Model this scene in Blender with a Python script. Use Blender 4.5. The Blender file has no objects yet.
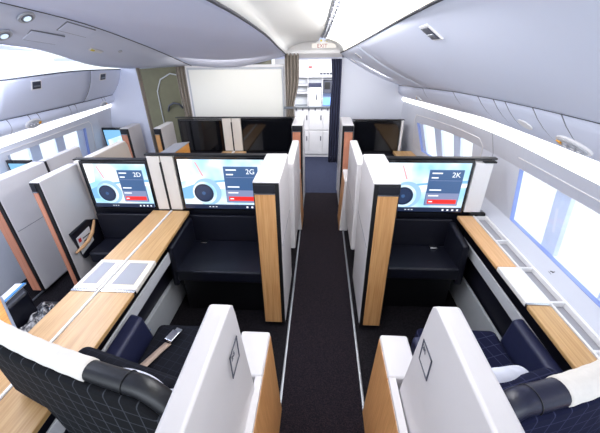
import bpy, bmesh, math, random
import numpy as np
from mathutils import Vector, Matrix
random.seed(7)
C = bpy.context.scene
COL = C.collection
R = math.radians

# ------------------------------------------------------------------ camera
CAM = Vector((0, 0, 2.0))
cd = bpy.data.cameras.new('camera')
cam = bpy.data.objects.new('camera', cd)
COL.objects.link(cam)
p_, y_, r_ = R(28.3), R(3.8), R(-.77)
fw = Vector((-math.sin(y_) * math.cos(p_), math.cos(y_) * math.cos(p_), -math.sin(p_)))
rt = Vector((math.cos(y_), math.sin(y_), 0))
up = rt.cross(fw)
rt2 = rt * math.cos(r_) + up * math.sin(r_)
up2 = -rt * math.sin(r_) + up * math.cos(r_)
m = Matrix((rt2, up2, -fw)).transposed().to_4x4()
m.translation = CAM
cam.matrix_world = m
cd.sensor_width = 36
cd.lens = 36 * 315 / 600
cd.clip_start = 0.02
C.camera = cam

# ------------------------------------------------------------------ world, light, exposure
w = bpy.data.worlds.new('world'); C.world = w; w.use_nodes = True
wb = w.node_tree.nodes['Background']
wb.inputs[0].default_value = (.84, .92, 1, 1)
wb.inputs[1].default_value = 1.05
C.view_settings.view_transform = 'Standard'
C.view_settings.look = 'None'
C.view_settings.gamma = 1
C.view_settings.use_curve_mapping = False
C.view_settings.exposure = 0.54


def area(name, loc, target, sx, sy, power, col=(1, 1, 1)):
    l = bpy.data.lights.new(name, 'AREA'); l.shape = 'RECTANGLE'
    l.size = sx; l.size_y = sy; l.energy = power; l.color = col
    o = bpy.data.objects.new(name, l); COL.objects.link(o)
    o.location = loc
    d = Vector(target) - Vector(loc)
    o.rotation_euler = d.to_track_quat('-Z', 'Y').to_euler()
    return o


area('aisle_ceiling_lamp', (.05, 2.6, 2.09), (.05, 2.6, 0), .55, 3.4, 26, (.94, .96, 1))
area('left_aisle_lamp', (-2.3, 2.2, 1.93), (-2.35, 2.3, 0), .2, 3.6, 25, (.74, .82, 1))
area('left_wash_lamp', (-2.38, 2.2, 2.09), (-2.39, 2.23, 2.39), .08, 2.8, 9, (1, .96, .86))
area('bin_top_uplight', (.16, 2.3, 2.165), (.16, 2.3165, 2.465), .06, 3.4, 46, (1, .99, .97))
area('rear_fill', (-.6, -1.6, 1.3), (-.6, 3, 1.9), 4.4, .8, 29, (.80, .87, 1))  # added soft fill behind the camera, not a lamp of the cabin
area('bulkhead_downlight', (-1.15, 3.9, 1.78), (-1.15, 4.8, 1.2), 1.0, .12, 2.2, (1, .98, .92))
area('right_bulkhead_fill', (.6, 3.9, 1.72), (.6, 4.8, 1.3), .4, .12, 1.6, (1, .98, .96))  # added to brighten the right bulkhead, no fitting known there
area('galley_lamp', (-.1, 5.4, 1.84), (-.1, 6.0, .4), 1.0, .7, 52, (.95, .97, 1))
area('window_daylight', (1.78, 1.45, 1.25), (1.1, 1.45, .8), 1.7, .45, .8, (.92, .96, 1))
area('window_daylight', (1.62, 3.55, 1.2), (1.0, 3.55, .8), 1.0, .4, 1.5, (.92, .96, 1))
area('window_daylight', (-3.2, 3.2, 1.15), (-2.2, 3.2, .8), 1.1, .4, 2.2, (.90, .95, 1))
area('door_area_lamp', (-2.5, 5.2, 1.84), (-2.5, 5.6, 0), .6, .5, 7, (1, .97, .85))

# ------------------------------------------------------------------ materials
MATS = {}


def lin(c):
    return tuple(((x / 255) / 12.92 if x / 255 <= .04045 else ((x / 255 + .055) / 1.055) ** 2.4) for x in c)


def mat(name, rgb, rough=.5, metal=0, spec=.5, noise=0, nscale=40, bump=0, coat=0):
    mt = bpy.data.materials.new(name); mt.use_nodes = True
    nt = mt.node_tree; b = nt.nodes['Principled BSDF']
    c = lin(rgb)
    b.inputs['Base Color'].default_value = (*c, 1)
    b.inputs['Roughness'].default_value = rough
    b.inputs['Metallic'].default_value = metal
    b.inputs['Specular IOR Level'].default_value = spec
    b.inputs['Coat Weight'].default_value = coat
    if noise or bump:
        tc = nt.nodes.new('ShaderNodeTexCoord'); n = nt.nodes.new('ShaderNodeTexNoise')
        n.inputs['Scale'].default_value = nscale; n.inputs['Detail'].default_value = 4
        nt.links.new(tc.outputs['Object'], n.inputs['Vector'])
        if noise:
            r = nt.nodes.new('ShaderNodeValToRGB')
            r.color_ramp.elements[0].position = .3; r.color_ramp.elements[1].position = .7
            r.color_ramp.elements[0].color = (*[x * (1 - noise) for x in c], 1)
            r.color_ramp.elements[1].color = (*[min(1, x * (1 + noise)) for x in c], 1)
            nt.links.new(n.outputs['Fac'], r.inputs[0]); nt.links.new(r.outputs[0], b.inputs['Base Color'])
        if bump:
            bp = nt.nodes.new('ShaderNodeBump'); bp.inputs['Strength'].default_value = bump
            bp.inputs['Distance'].default_value = .002
            nt.links.new(n.outputs['Fac'], bp.inputs['Height']); nt.links.new(bp.outputs[0], b.inputs['Normal'])
    MATS[name] = mt
    return mt


def emis(name, rgb, s=1.0):
    mt = bpy.data.materials.new(name); mt.use_nodes = True
    b = mt.node_tree.nodes['Principled BSDF']
    b.inputs['Base Color'].default_value = (.02, .02, .02, 1)
    b.inputs['Roughness'].default_value = .3
    b.inputs['Emission Color'].default_value = (*lin(rgb), 1)
    b.inputs['Emission Strength'].default_value = s
    MATS[name] = mt
    return mt


def wood(name, c1, c2, axis='Y', rough=.35, across='X'):
    mt = bpy.data.materials.new(name); mt.use_nodes = True
    nt = mt.node_tree; b = nt.nodes['Principled BSDF']
    tc = nt.nodes.new('ShaderNodeTexCoord'); mp = nt.nodes.new('ShaderNodeMapping')
    sc = [60, 60, 60]; sc['XYZ'.index(axis)] = 2.2
    mp.inputs['Scale'].default_value = sc
    n = nt.nodes.new('ShaderNodeTexNoise'); n.inputs['Scale'].default_value = 1.6; n.inputs['Detail'].default_value = 5
    r = nt.nodes.new('ShaderNodeValToRGB')
    r.color_ramp.elements[0].position = .3; r.color_ramp.elements[1].position = .72
    r.color_ramp.elements[0].color = (*lin(c1), 1); r.color_ramp.elements[1].color = (*lin(c2), 1)
    nt.links.new(tc.outputs['Object'], mp.inputs[0]); nt.links.new(mp.outputs[0], n.inputs['Vector'])
    nt.links.new(n.outputs['Fac'], r.inputs[0]); nt.links.new(r.outputs[0], b.inputs['Base Color'])
    b.inputs['Roughness'].default_value = rough
    MATS[name] = mt
    return mt


def carpet(name, c1, c2, c3):
    mt = bpy.data.materials.new(name); mt.use_nodes = True
    nt = mt.node_tree; b = nt.nodes['Principled BSDF']
    tc = nt.nodes.new('ShaderNodeTexCoord')
    n = nt.nodes.new('ShaderNodeTexNoise'); n.inputs['Scale'].default_value = 140; n.inputs['Detail'].default_value = 4
    r = nt.nodes.new('ShaderNodeValToRGB'); r.color_ramp.interpolation = 'LINEAR'
    r.color_ramp.elements[0].position = .38; r.color_ramp.elements[1].position = .62
    r.color_ramp.elements[0].color = (*lin(c1), 1); r.color_ramp.elements[1].color = (*lin(c3), 1)
    e = r.color_ramp.elements.new(.5); e.color = (*lin(c2), 1)
    nt.links.new(tc.outputs['Object'], n.inputs['Vector']); nt.links.new(n.outputs['Fac'], r.inputs[0])
    nt.links.new(r.outputs[0], b.inputs['Base Color'])
    b.inputs['Roughness'].default_value = .95; b.inputs['Specular IOR Level'].default_value = .1
    bp = nt.nodes.new('ShaderNodeBump'); bp.inputs['Strength'].default_value = .4; bp.inputs['Distance'].default_value = .003
    nt.links.new(n.outputs['Fac'], bp.inputs['Height']); nt.links.new(bp.outputs[0], b.inputs['Normal'])
    MATS[name] = mt


def plaid(name, base, line, size=.042):
    mt = bpy.data.materials.new(name); mt.use_nodes = True
    nt = mt.node_tree; b = nt.nodes['Principled BSDF']
    uv = nt.nodes.new('ShaderNodeTexCoord')
    sep = nt.nodes.new('ShaderNodeSeparateXYZ'); nt.links.new(uv.outputs['Object'], sep.inputs[0])
    geo = nt.nodes.new('ShaderNodeNewGeometry')
    acc = None
    nrm = nt.nodes.new('ShaderNodeSeparateXYZ'); nt.links.new(uv.outputs['Normal'], nrm.inputs[0])
    for ax in 'XYZ':
        d = nt.nodes.new('ShaderNodeMath'); d.operation = 'DIVIDE'; d.inputs[1].default_value = size
        nt.links.new(sep.outputs[ax], d.inputs[0])
        f = nt.nodes.new('ShaderNodeMath'); f.operation = 'FRACT'; nt.links.new(d.outputs[0], f.inputs[0])
        l = nt.nodes.new('ShaderNodeMath'); l.operation = 'LESS_THAN'; l.inputs[1].default_value = .07
        nt.links.new(f.outputs[0], l.inputs[0])
        ab = nt.nodes.new('ShaderNodeMath'); ab.operation = 'ABSOLUTE'; nt.links.new(nrm.outputs[ax], ab.inputs[0])
        lt = nt.nodes.new('ShaderNodeMath'); lt.operation = 'LESS_THAN'; lt.inputs[1].default_value = .75
        nt.links.new(ab.outputs[0], lt.inputs[0])
        mu = nt.nodes.new('ShaderNodeMath'); mu.operation = 'MULTIPLY'
        nt.links.new(l.outputs[0], mu.inputs[0]); nt.links.new(lt.outputs[0], mu.inputs[1])
        if acc is None: acc = mu
        else:
            mx = nt.nodes.new('ShaderNodeMath'); mx.operation = 'MAXIMUM'
            nt.links.new(acc.outputs[0], mx.inputs[0]); nt.links.new(mu.outputs[0], mx.inputs[1]); acc = mx
    mix = nt.nodes.new('ShaderNodeMixRGB')
    mix.inputs[1].default_value = (*lin(base), 1); mix.inputs[2].default_value = (*lin(line), 1)
    nt.links.new(acc.outputs[0], mix.inputs[0]); nt.links.new(mix.outputs[0], b.inputs['Base Color'])
    b.inputs['Roughness'].default_value = .9; b.inputs['Specular IOR Level'].default_value = .15
    MATS[name] = mt


mat('white', (232, 229, 228), .35, noise=.015, nscale=3)
mat('shell_white', (208, 204, 205), .38, noise=.02, nscale=4)
mat('cream', (222, 214, 204), .45, noise=.02, nscale=5)
mat('aisle_white', (246, 245, 242), .7)
mat('ceiling_white', (212, 215, 236), .8, spec=.2, noise=.012, nscale=2)
mat('bin_white', (220, 224, 240), .6, noise=.012, nscale=2)
mat('wall_white', (204, 206, 216), .5, noise=.012, nscale=3)
mat('grey_white', (190, 192, 198), .5, noise=.03, nscale=20)
mat('plank_grey', (170, 174, 178), .5, noise=.04, nscale=12)
mat('board_white', (236, 234, 226), .35)
mat('seam', (120, 122, 132), .6)
mat('dark_seam', (48, 50, 62), .6)
mat('navy', (14, 16, 29), .42, noise=.12, nscale=30, bump=.15)
mat('navy_dark', (13, 14, 27), .45, noise=.1, nscale=25, bump=.1)
mat('navy_side', (30, 35, 66), .5, noise=.08, nscale=30)
mat('black', (10, 10, 13), .4)
mat('gloss_black', (9, 10, 15), .12, coat=.5)
mat('dead_screen', (14, 15, 20), .08, coat=1)
mat('steel', (150, 154, 160), .3, .9)
mat('chrome', (205, 207, 210), .15, 1)
mat('leather_black', (24, 25, 29), .38, bump=.25, nscale=60, noise=.1)
mat('leather_navy', (24, 26, 48), .36, bump=.25, nscale=60, noise=.1)
mat('cloth_white', (224, 218, 210), .85, noise=.03, nscale=60, bump=.15)
mat('blanket', (206, 208, 220), .95, noise=.08, nscale=18, bump=.6)
mat('belt', (170, 148, 132), .7, noise=.06, nscale=90)
mat('beige_curtain', (142, 132, 122), .9, noise=.06, nscale=60)
mat('navy_curtain', (50, 53, 78), .9, noise=.08, nscale=60)
mat('door_olive', (104, 101, 80), .55, noise=.08, nscale=6)
mat('tray_grey', (160, 160, 166), .5, noise=.02, nscale=10)
mat('tan', (196, 152, 108), .7)
mat('paper', (224, 224, 226), .6)
mat('red', (196, 40, 44), .5)
mat('blue_paper', (60, 130, 190), .5)
mat('latch', (62, 66, 78), .35)
mat('orange_mark', (240, 170, 30), .5)
mat('yellow_mark', (235, 215, 60), .5)
mat('galley_white', (205, 203, 206), .4, noise=.02, nscale=8)
mat('galley_shade', (70, 72, 86), .5)
mat('exit_red', (150, 30, 34), .5)
wood('wood_y', (186, 142, 90), (210, 170, 118), 'Y')
wood('wood_z', (190, 134, 80), (216, 166, 112), 'Z')
wood('wood_pink', (190, 120, 92), (212, 146, 118), 'Z')
wood('wood_orange', (196, 128, 48), (226, 160, 72), 'Y')
wood('wood_edge', (212, 160, 108), (228, 182, 132), 'Y')
carpet('carpet_aisle', (17, 17, 23), (28, 24, 30), (42, 33, 37))
carpet('carpet_blue', (32, 35, 50), (46, 50, 70), (68, 72, 92))
carpet('carpet_suite', (14, 14, 17), (24, 22, 26), (36, 32, 36))
plaid('plaid_black', (22, 23, 26), (62, 64, 70), .06)
plaid('plaid_navy', (20, 23, 48), (50, 53, 80), .06)
plaid('plaid_small', (20, 21, 28), (34, 36, 46), .045)
emis('cove_light', (252, 252, 255), 1.7)
emis('ceiling_glow', (255, 250, 236), 2.0)  # glow standing in for light falling on the aisle ceiling
emis('tray_light', (255, 240, 206), 1.0)
emis('reading_light', (210, 230, 255), .9)
emis('exit_glow', (240, 234, 228), .75)
emis('galley_screen', (120, 170, 255), 1.6)
emis('screen_pale', (196, 224, 246), 1.0)
sp = MATS['screen_pale'].node_tree; b = sp.nodes['Principled BSDF']
tc = sp.nodes.new('ShaderNodeTexCoord'); n = sp.nodes.new('ShaderNodeTexNoise'); n.inputs['Scale'].default_value = 5
r = sp.nodes.new('ShaderNodeValToRGB'); r.color_ramp.elements[0].position = .35; r.color_ramp.elements[1].position = .65
r.color_ramp.elements[0].color = (*lin((150, 205, 240)), 1); r.color_ramp.elements[1].color = (*lin((238, 246, 252)), 1)
sp.links.new(tc.outputs['Object'], n.inputs['Vector']); sp.links.new(n.outputs['Fac'], r.inputs[0]); sp.links.new(r.outputs[0], b.inputs['Emission Color'])
emis('screen_white', (246, 250, 255), 1.0)
emis('screen_mid', (120, 178, 222), .95)
emis('screen_blue', (44, 92, 150), .9)
emis('screen_card', (58, 92, 138), .9)
emis('screen_card_light', (126, 138, 176), .9)
emis('screen_red', (232, 40, 36), 1.0)
emis('screen_dark', (24, 40, 74), .7)
emis('screen_pink', (226, 160, 168), .95)
emis('screen_cowl', (150, 190, 222), .95)
emis('screen_fan', (34, 52, 88), .8)
emis('screen_text', (240, 245, 255), 1.0)
emis('warm_lamp', (255, 226, 150), 1.0)

# glossy see-through pane
gl = bpy.data.materials.new('window_glass'); gl.use_nodes = True
nt = gl.node_tree; nt.nodes.clear()
o_ = nt.nodes.new('ShaderNodeOutputMaterial'); t_ = nt.nodes.new('ShaderNodeBsdfTransparent')
g_ = nt.nodes.new('ShaderNodeBsdfGlossy'); g_.inputs['Roughness'].default_value = .05
t_.inputs[0].default_value = (.93, .97, 1, 1)
mx = nt.nodes.new('ShaderNodeMixShader'); mx.inputs[0].default_value = .05
nt.links.new(t_.outputs[0], mx.inputs[1]); nt.links.new(g_.outputs[0], mx.inputs[2]); nt.links.new(mx.outputs[0], o_.inputs[0])
MATS['window_glass'] = gl
# crinkled clear plastic
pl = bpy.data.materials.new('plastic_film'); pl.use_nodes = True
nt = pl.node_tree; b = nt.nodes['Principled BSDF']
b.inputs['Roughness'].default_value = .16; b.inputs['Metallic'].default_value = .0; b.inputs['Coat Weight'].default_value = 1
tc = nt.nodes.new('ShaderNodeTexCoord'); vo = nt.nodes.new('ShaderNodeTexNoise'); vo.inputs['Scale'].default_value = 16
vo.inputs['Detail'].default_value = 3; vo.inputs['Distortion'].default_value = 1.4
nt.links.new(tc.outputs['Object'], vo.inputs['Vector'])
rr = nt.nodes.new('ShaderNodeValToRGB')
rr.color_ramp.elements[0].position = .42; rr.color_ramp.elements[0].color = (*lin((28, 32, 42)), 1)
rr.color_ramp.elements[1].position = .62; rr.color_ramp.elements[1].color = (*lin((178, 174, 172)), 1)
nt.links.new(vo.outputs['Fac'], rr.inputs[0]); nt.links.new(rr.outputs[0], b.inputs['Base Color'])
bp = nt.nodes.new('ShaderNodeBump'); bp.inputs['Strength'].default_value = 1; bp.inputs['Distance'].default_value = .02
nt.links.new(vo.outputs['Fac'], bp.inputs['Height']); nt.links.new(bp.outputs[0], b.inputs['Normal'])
MATS['plastic_film'] = pl


# ------------------------------------------------------------------ mesh helpers
def mk(name, verts, faces, m, parent=None, bevel=0, smooth=False, seg=2, solid=0):
    me = bpy.data.meshes.new(name)
    me.from_pydata([tuple(v) for v in verts], [], faces)
    bm = bmesh.new(); bm.from_mesh(me)
    bmesh.ops.recalc_face_normals(bm, faces=bm.faces)
    bm.to_mesh(me); bm.free()
    me.materials.append(MATS[m])
    o = bpy.data.objects.new(name, me); COL.objects.link(o)
    if parent: o.parent = parent
    if solid:
        s = o.modifiers.new('solid', 'SOLIDIFY'); s.thickness = solid; s.offset = 0
    if bevel:
        b = o.modifiers.new('bevel', 'BEVEL'); b.width = bevel; b.segments = seg; b.limit_method = 'ANGLE'; b.angle_limit = R(35)
    if smooth or bevel:
        for p in me.polygons: p.use_smooth = True
        if bevel:
            wn = o.modifiers.new('wn', 'WEIGHTED_NORMAL'); wn.keep_sharp = True
    return o


BF = [(0, 3, 2, 1), (4, 5, 6, 7), (0, 1, 5, 4), (1, 2, 6, 5), (2, 3, 7, 6), (3, 0, 4, 7)]


def box(name, x0, x1, y0, y1, z0, z1, m, parent=None, bevel=0, seg=2):
    v = [(x0, y0, z0), (x1, y0, z0), (x1, y1, z0), (x0, y1, z0), (x0, y0, z1), (x1, y0, z1), (x1, y1, z1), (x0, y1, z1)]
    return mk(name, v, BF, m, parent, bevel, seg=seg)


def hexa(name, v, m, parent=None, bevel=0, seg=2):
    return mk(name, v, BF, m, parent, bevel, seg=seg)


def boxes(name, lst, m, parent=None, bevel=0):
    v = []; f = []
    for (x0, x1, y0, y1, z0, z1) in lst:
        n = len(v)
        v += [(x0, y0, z0), (x1, y0, z0), (x1, y1, z0), (x0, y1, z0), (x0, y0, z1), (x1, y0, z1), (x1, y1, z1), (x0, y1, z1)]
        f += [tuple(i + n for i in q) for q in BF]
    return mk(name, v, f, m, parent, bevel)


def prism(name, pts, axis, a0, a1, m, parent=None, bevel=0, seg=2):
    """pts: 2D outline in the two other axes; extruded along axis"""
    n = len(pts)
    def P(p, a):
        if axis == 'x': return (a, p[0], p[1])
        if axis == 'y': return (p[0], a, p[1])
        return (p[0], p[1], a)
    v = [P(p, a0) for p in pts] + [P(p, a1) for p in pts]
    f = [tuple(range(n)), tuple(range(2 * n - 1, n - 1, -1))]
    for i in range(n): j = (i + 1) % n; f.append((i, j, j + n, i + n))
    return mk(name, v, f, m, parent, bevel, seg=seg)


def grid(name, rows, m, parent=None, smooth=True, solid=0, subd=0):
    v = [p for r in rows for p in r]; nc = len(rows[0]); f = []
    for i in range(len(rows) - 1):
        for j in range(nc - 1):
            a = i * nc + j
            f.append((a, a + 1, a + nc + 1, a + nc))
    o = mk(name, v, f, m, parent, smooth=smooth)
    if subd:
        s = o.modifiers.new('sub', 'SUBSURF'); s.levels = s.render_levels = subd
    if solid:
        s = o.modifiers.new('solid', 'SOLIDIFY'); s.thickness = solid; s.offset = 0
    return o


def tube(name, pts, r, m, parent=None, res=10, closed=False):
    pts = [Vector(p) for p in pts]; v = []; f = []
    n = len(pts)
    for i, p in enumerate(pts):
        t = (pts[min(i + 1, n - 1)] - pts[max(i - 1, 0)]).normalized()
        a = t.orthogonal() if i == 0 else (prev - t * prev.dot(t))
        a.normalize(); prev = a; b = t.cross(a)
        rr = r[i] if isinstance(r, (list, tuple)) else r
        for k in range(res):
            an = 2 * math.pi * k / res
            v.append(p + a * rr * math.cos(an) + b * rr * math.sin(an))
    for i in range(n - 1):
        for k in range(res):
            k2 = (k + 1) % res
            f.append((i * res + k, i * res + k2, (i + 1) * res + k2, (i + 1) * res + k))
    f.append(tuple(range(res - 1, -1, -1))); f.append(tuple((n - 1) * res + k for k in range(res)))
    return mk(name, v, f, m, parent, smooth=True)


def disc(name, c, nrm, r, h, m, parent=None, res=28, upv=None, ry=None):
    """flat puck; ellipse if ry given"""
    nrm = Vector(nrm).normalized(); a = Vector(upv).cross(nrm).normalized() if upv else nrm.orthogonal().normalized()
    b = nrm.cross(a); c = Vector(c); v = []
    ry = ry or r
    for s in (0, 1):
        for k in range(res):
            an = 2 * math.pi * k / res
            v.append(c + a * r * math.cos(an) + b * ry * math.sin(an) + nrm * h * s)
    f = [tuple(range(res - 1, -1, -1)), tuple(range(res, 2 * res))]
    for k in range(res): k2 = (k + 1) % res; f.append((k, k2, k2 + res, k + res))
    return mk(name, v, f, m, parent)


def slab3(name, c, u, v, n, su, sv, sn, m, parent=None, bevel=0):
    """oriented box centred at c with unit axes"""
    c = Vector(c); u = Vector(u).normalized(); v = Vector(v).normalized(); n = Vector(n).normalized()
    vs = []
    for k in (-1, 1):
        for (i, j) in ((-1, -1), (1, -1), (1, 1), (-1, 1)):
            vs.append(c + u * i * su / 2 + v * j * sv / 2 + n * k * sn / 2)
    return mk(name, vs, BF, m, parent, bevel, seg=3)


def text(name, s, origin, u, v, size, m, parent=None, depth=.0006):
    cu = bpy.data.curves.new(name, 'FONT'); cu.body = s; cu.size = size; cu.extrude = depth
    cu.align_x = 'LEFT'
    o = bpy.data.objects.new(name, cu); COL.objects.link(o)
    bpy.context.view_layer.update()
    dg = bpy.context.evaluated_depsgraph_get()
    me = bpy.data.meshes.new_from_object(o.evaluated_get(dg))
    bpy.data.objects.remove(o); bpy.data.curves.remove(cu)
    u = Vector(u).normalized(); v = Vector(v).normalized(); n = u.cross(v)
    mm = Matrix((u, v, n)).transposed().to_4x4(); mm.translation = Vector(origin)
    me.transform(mm); me.materials.clear(); me.materials.append(MATS[m])
    o = bpy.data.objects.new(name, me); COL.objects.link(o)
    if parent: o.parent = parent
    return o


def thing(name, label, cat, group=None, loc=(0, 0, 0), rz=0):
    o = bpy.data.objects.new(name, None); COL.objects.link(o)
    o.location = loc; o.rotation_euler = (0, 0, rz); o.empty_display_size = .05
    o['label'] = label; o['category'] = cat
    if group: o['group'] = group
    return o


def tag(o, label, cat, group=None):
    o['label'] = label; o['category'] = cat
    if group: o['group'] = group
    return o


def struct(o):
    o['kind'] = 'structure'; return o


# ------------------------------------------------------------------ cabin cross-sections (right side)
YS = [-.6, .2, 1.2, 2.4, 3.2, 4.6]
PR_ = {  # name: list of (x,z) at YS
    'base': [(1.36, 0), (1.38, 0), (1.40, 0), (1.44, 0), (1.44, 0), (1.22, 0)],
    'con': [(1.35, .74), (1.36, .74), (1.375, .74), (1.405, .74), (1.40, .74), (1.2, .74)],
    'wbot': [(1.42, .80), (1.43, .80), (1.45, .80), (1.485, .80), (1.45, .80), (1.18, .80)],
    'wtop': [(1.58, 1.17), (1.58, 1.17), (1.56, 1.17), (1.515, 1.17), (1.45, 1.17), (1.12, 1.12)],
    'clo': [(1.47, 1.35), (1.46, 1.35), (1.455, 1.35), (1.462, 1.35), (1.38, 1.35), (1.13, 1.335)],
    'chi': [(1.36, 1.50), (1.36, 1.50), (1.345, 1.50), (1.30, 1.50), (1.25, 1.46), (1.12, 1.385)],
    'bbot': [(1.0, 1.765), (1.0, 1.76), (1.0, 1.752), (1.0, 1.707), (1.0, 1.65), (1.04, 1.54)],
    'btop': [(.36, 2.17), (.36, 2.15), (.35, 2.12), (.33, 2.06), (.30, 2.01), (.24, 1.925)],
}
YL = [-.6, 1.2, 2.4, 3.4, 4.6]
PL_ = {
    'base': [(-2.86, 0), (-2.88, 0), (-2.9, 0), (-2.95, 0), (-3.0, 0)],
    'wbot': [(-2.9, .76), (-2.9, .76), (-2.92, .76), (-2.95, .76), (-3.0, .76)],
    'wtop': [(-2.88, 1.15), (-2.88, 1.15), (-2.88, 1.15), (-2.9, 1.15), (-2.92, 1.15)],
    'clo': [(-2.86, 1.22), (-2.87, 1.22), (-2.88, 1.225), (-2.88, 1.26), (-2.88, 1.315)],
    'chi': [(-2.82, 1.32), (-2.82, 1.32), (-2.85, 1.315), (-2.86, 1.335), (-2.86, 1.352)],
    'bbot': [(-2.72, 1.47), (-2.78, 1.47), (-2.8, 1.467), (-2.8, 1.46), (-2.8, 1.47)],
    'btop': [(-2.55, 1.80), (-2.6, 1.79), (-2.6, 1.79), (-2.6, 1.805), (-2.6, 1.765)],
}
BE_ = {
    'E': [(-.33, 2.16), (-.35, 2.13), (-.38, 2.075), (-.40, 1.985), (-.46, 1.91)],
    'F': [(-.7, 2.16), (-.7, 2.14), (-.7, 2.10), (-.74, 1.975), (-.78, 1.835)],
    'M': [(-1.1, 2.20), (-1.1, 2.17), (-1.1, 2.13), (-1.15, 1.985), (-1.2, 1.77)],
    'A': [(-1.75, 2.30), (-1.75, 2.28), (-1.75, 2.20), (-1.75, 2.045), (-1.75, 1.80)],
    'B': [(-1.9, 2.15), (-1.95, 2.10), (-2.08, 2.025), (-2.28, 1.86), (-2.47, 1.765)],
    'W': [(-2.15, 2.28), (-2.2, 2.25), (-2.25, 2.2), (-2.4, 2.1), (-2.55, 2.0)],
    'T': [(-2.9, 2.1), (-2.9, 2.1), (-2.9, 2.05), (-2.9, 2.0), (-2.9, 1.95)],
}


def prof(T, Y, key, y):
    a = T[key]
    # smooth (monotone-ish) interpolation
    xs = np.array([p[0] for p in a]); zs = np.array([p[1] for p in a])
    def sm(vals):
        n = len(Y); i = max(0, min(n - 2, int(np.searchsorted(Y, y) - 1)))
        h = Y[i + 1] - Y[i]; t = (y - Y[i]) / h
        def sl(k):
            if k <= 0: return (vals[1] - vals[0]) / (Y[1] - Y[0])
            if k >= n - 1: return (vals[-1] - vals[-2]) / (Y[-1] - Y[-2])
            d0 = (vals[k] - vals[k - 1]) / (Y[k] - Y[k - 1]); d1 = (vals[k + 1] - vals[k]) / (Y[k + 1] - Y[k])
            return 0 if d0 * d1 <= 0 else 2 * d0 * d1 / (d0 + d1)
        m0, m1 = sl(i) * h, sl(i + 1) * h
        return ((2 * t**3 - 3 * t**2 + 1) * vals[i] + (t**3 - 2 * t**2 + t) * m0 + (-2 * t**3 + 3 * t**2) * vals[i + 1] + (t**3 - t**2) * m1)
    return Vector((float(sm(xs)), y, float(sm(zs))))


pr = lambda k, y: prof(PR_, YS, k, y)
plf = lambda k, y: prof(PL_, YL, k, y)
be = lambda k, y: prof(BE_, YL, k, y)


def yr(a, b, n):
    return [a + (b - a) * i / n for i in range(n + 1)]


def lerp(a, b, t): return a + (b - a) * t


# ---- floor, carpets
struct(box('floor', -3.6, 2.0, -1.2, 7.2, -.06, -.012, 'carpet_suite'))
struct(box('trim_1', -.222, .305, -1.0, 4.5, -.012, -.002, 'carpet_aisle'))
struct(box('trim_2', -3.5, 1.3, 4.5, 7.0, -.012, -.001, 'carpet_blue'))
struct(box('trim_3', -2.575, -2.25, -1.0, 4.5, -.012, -.002, 'carpet_suite'))
for nm, x in (('trim_4', -.222), ('trim_5', .305), ('trim_6', -2.575)):
    struct(box(nm, x - .009, x + .009, -.9, 4.5, -.004, .008, 'steel', bevel=.003))


# ---- right wall with window openings
def wall_with_windows(name, P, keys, wins, side, mname, ends=(-.6, 4.6)):
    """keys: (floor, lower1, wbot, wtop, upper); openings between wbot and wtop where wins"""
    ys = sorted(set([ends[0], ends[1]] + [a for w_ in wins for a in w_] + yr(ends[0], ends[1], 20)))
    v = []; f = []
    n = len(keys)
    iw = keys.index('wbot')
    for y in ys:
        for k in keys: v.append(P(k, y))
    for i in range(len(ys) - 1):
        ym = (ys[i] + ys[i + 1]) / 2
        hole = any(a < ym < b for a, b in wins)
        for j in range(n - 1):
            if j == iw and hole: continue
            a = i * n + j
            f.append((a, a + 1, a + n + 1, a + n))
    o = mk(name, v, f, mname, smooth=False)
    s = o.modifiers.new('solid', 'SOLIDIFY'); s.thickness = .022; s.offset = -1 if side > 0 else 1
    # recalc orientation independent: put the thickness outwards
    me = o.data
    bm = bmesh.new(); bm.from_mesh(me)
    bm.faces.ensure_lookup_table()
    for fc in bm.faces:
        if fc.normal.x * side < 0: fc.normal_flip()
    bm.to_mesh(me); bm.free()
    s.offset = 1
    return struct(o)


WR = [(-.5, .38), (.62, 2.31), (3.02, 4.12)]
WL = [(-.5, .9), (1.1, 2.2), (2.66, 3.80)]
def prw(k, y):
    return pr(k, y + {'wtop': .06, 'wbot': -.07}.get(k, 0) * (1 if y < 4.5 else 0) * (1 if y > -.5 else 0))


wall_with_windows('wall_right', prw, ['base', 'con', 'wbot', 'wtop', 'clo'], WR, 1, 'wall_white')
wall_with_windows('wall_left', plf, ['base', 'wbot', 'wtop', 'clo'], WL, -1, 'wall_white')


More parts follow.
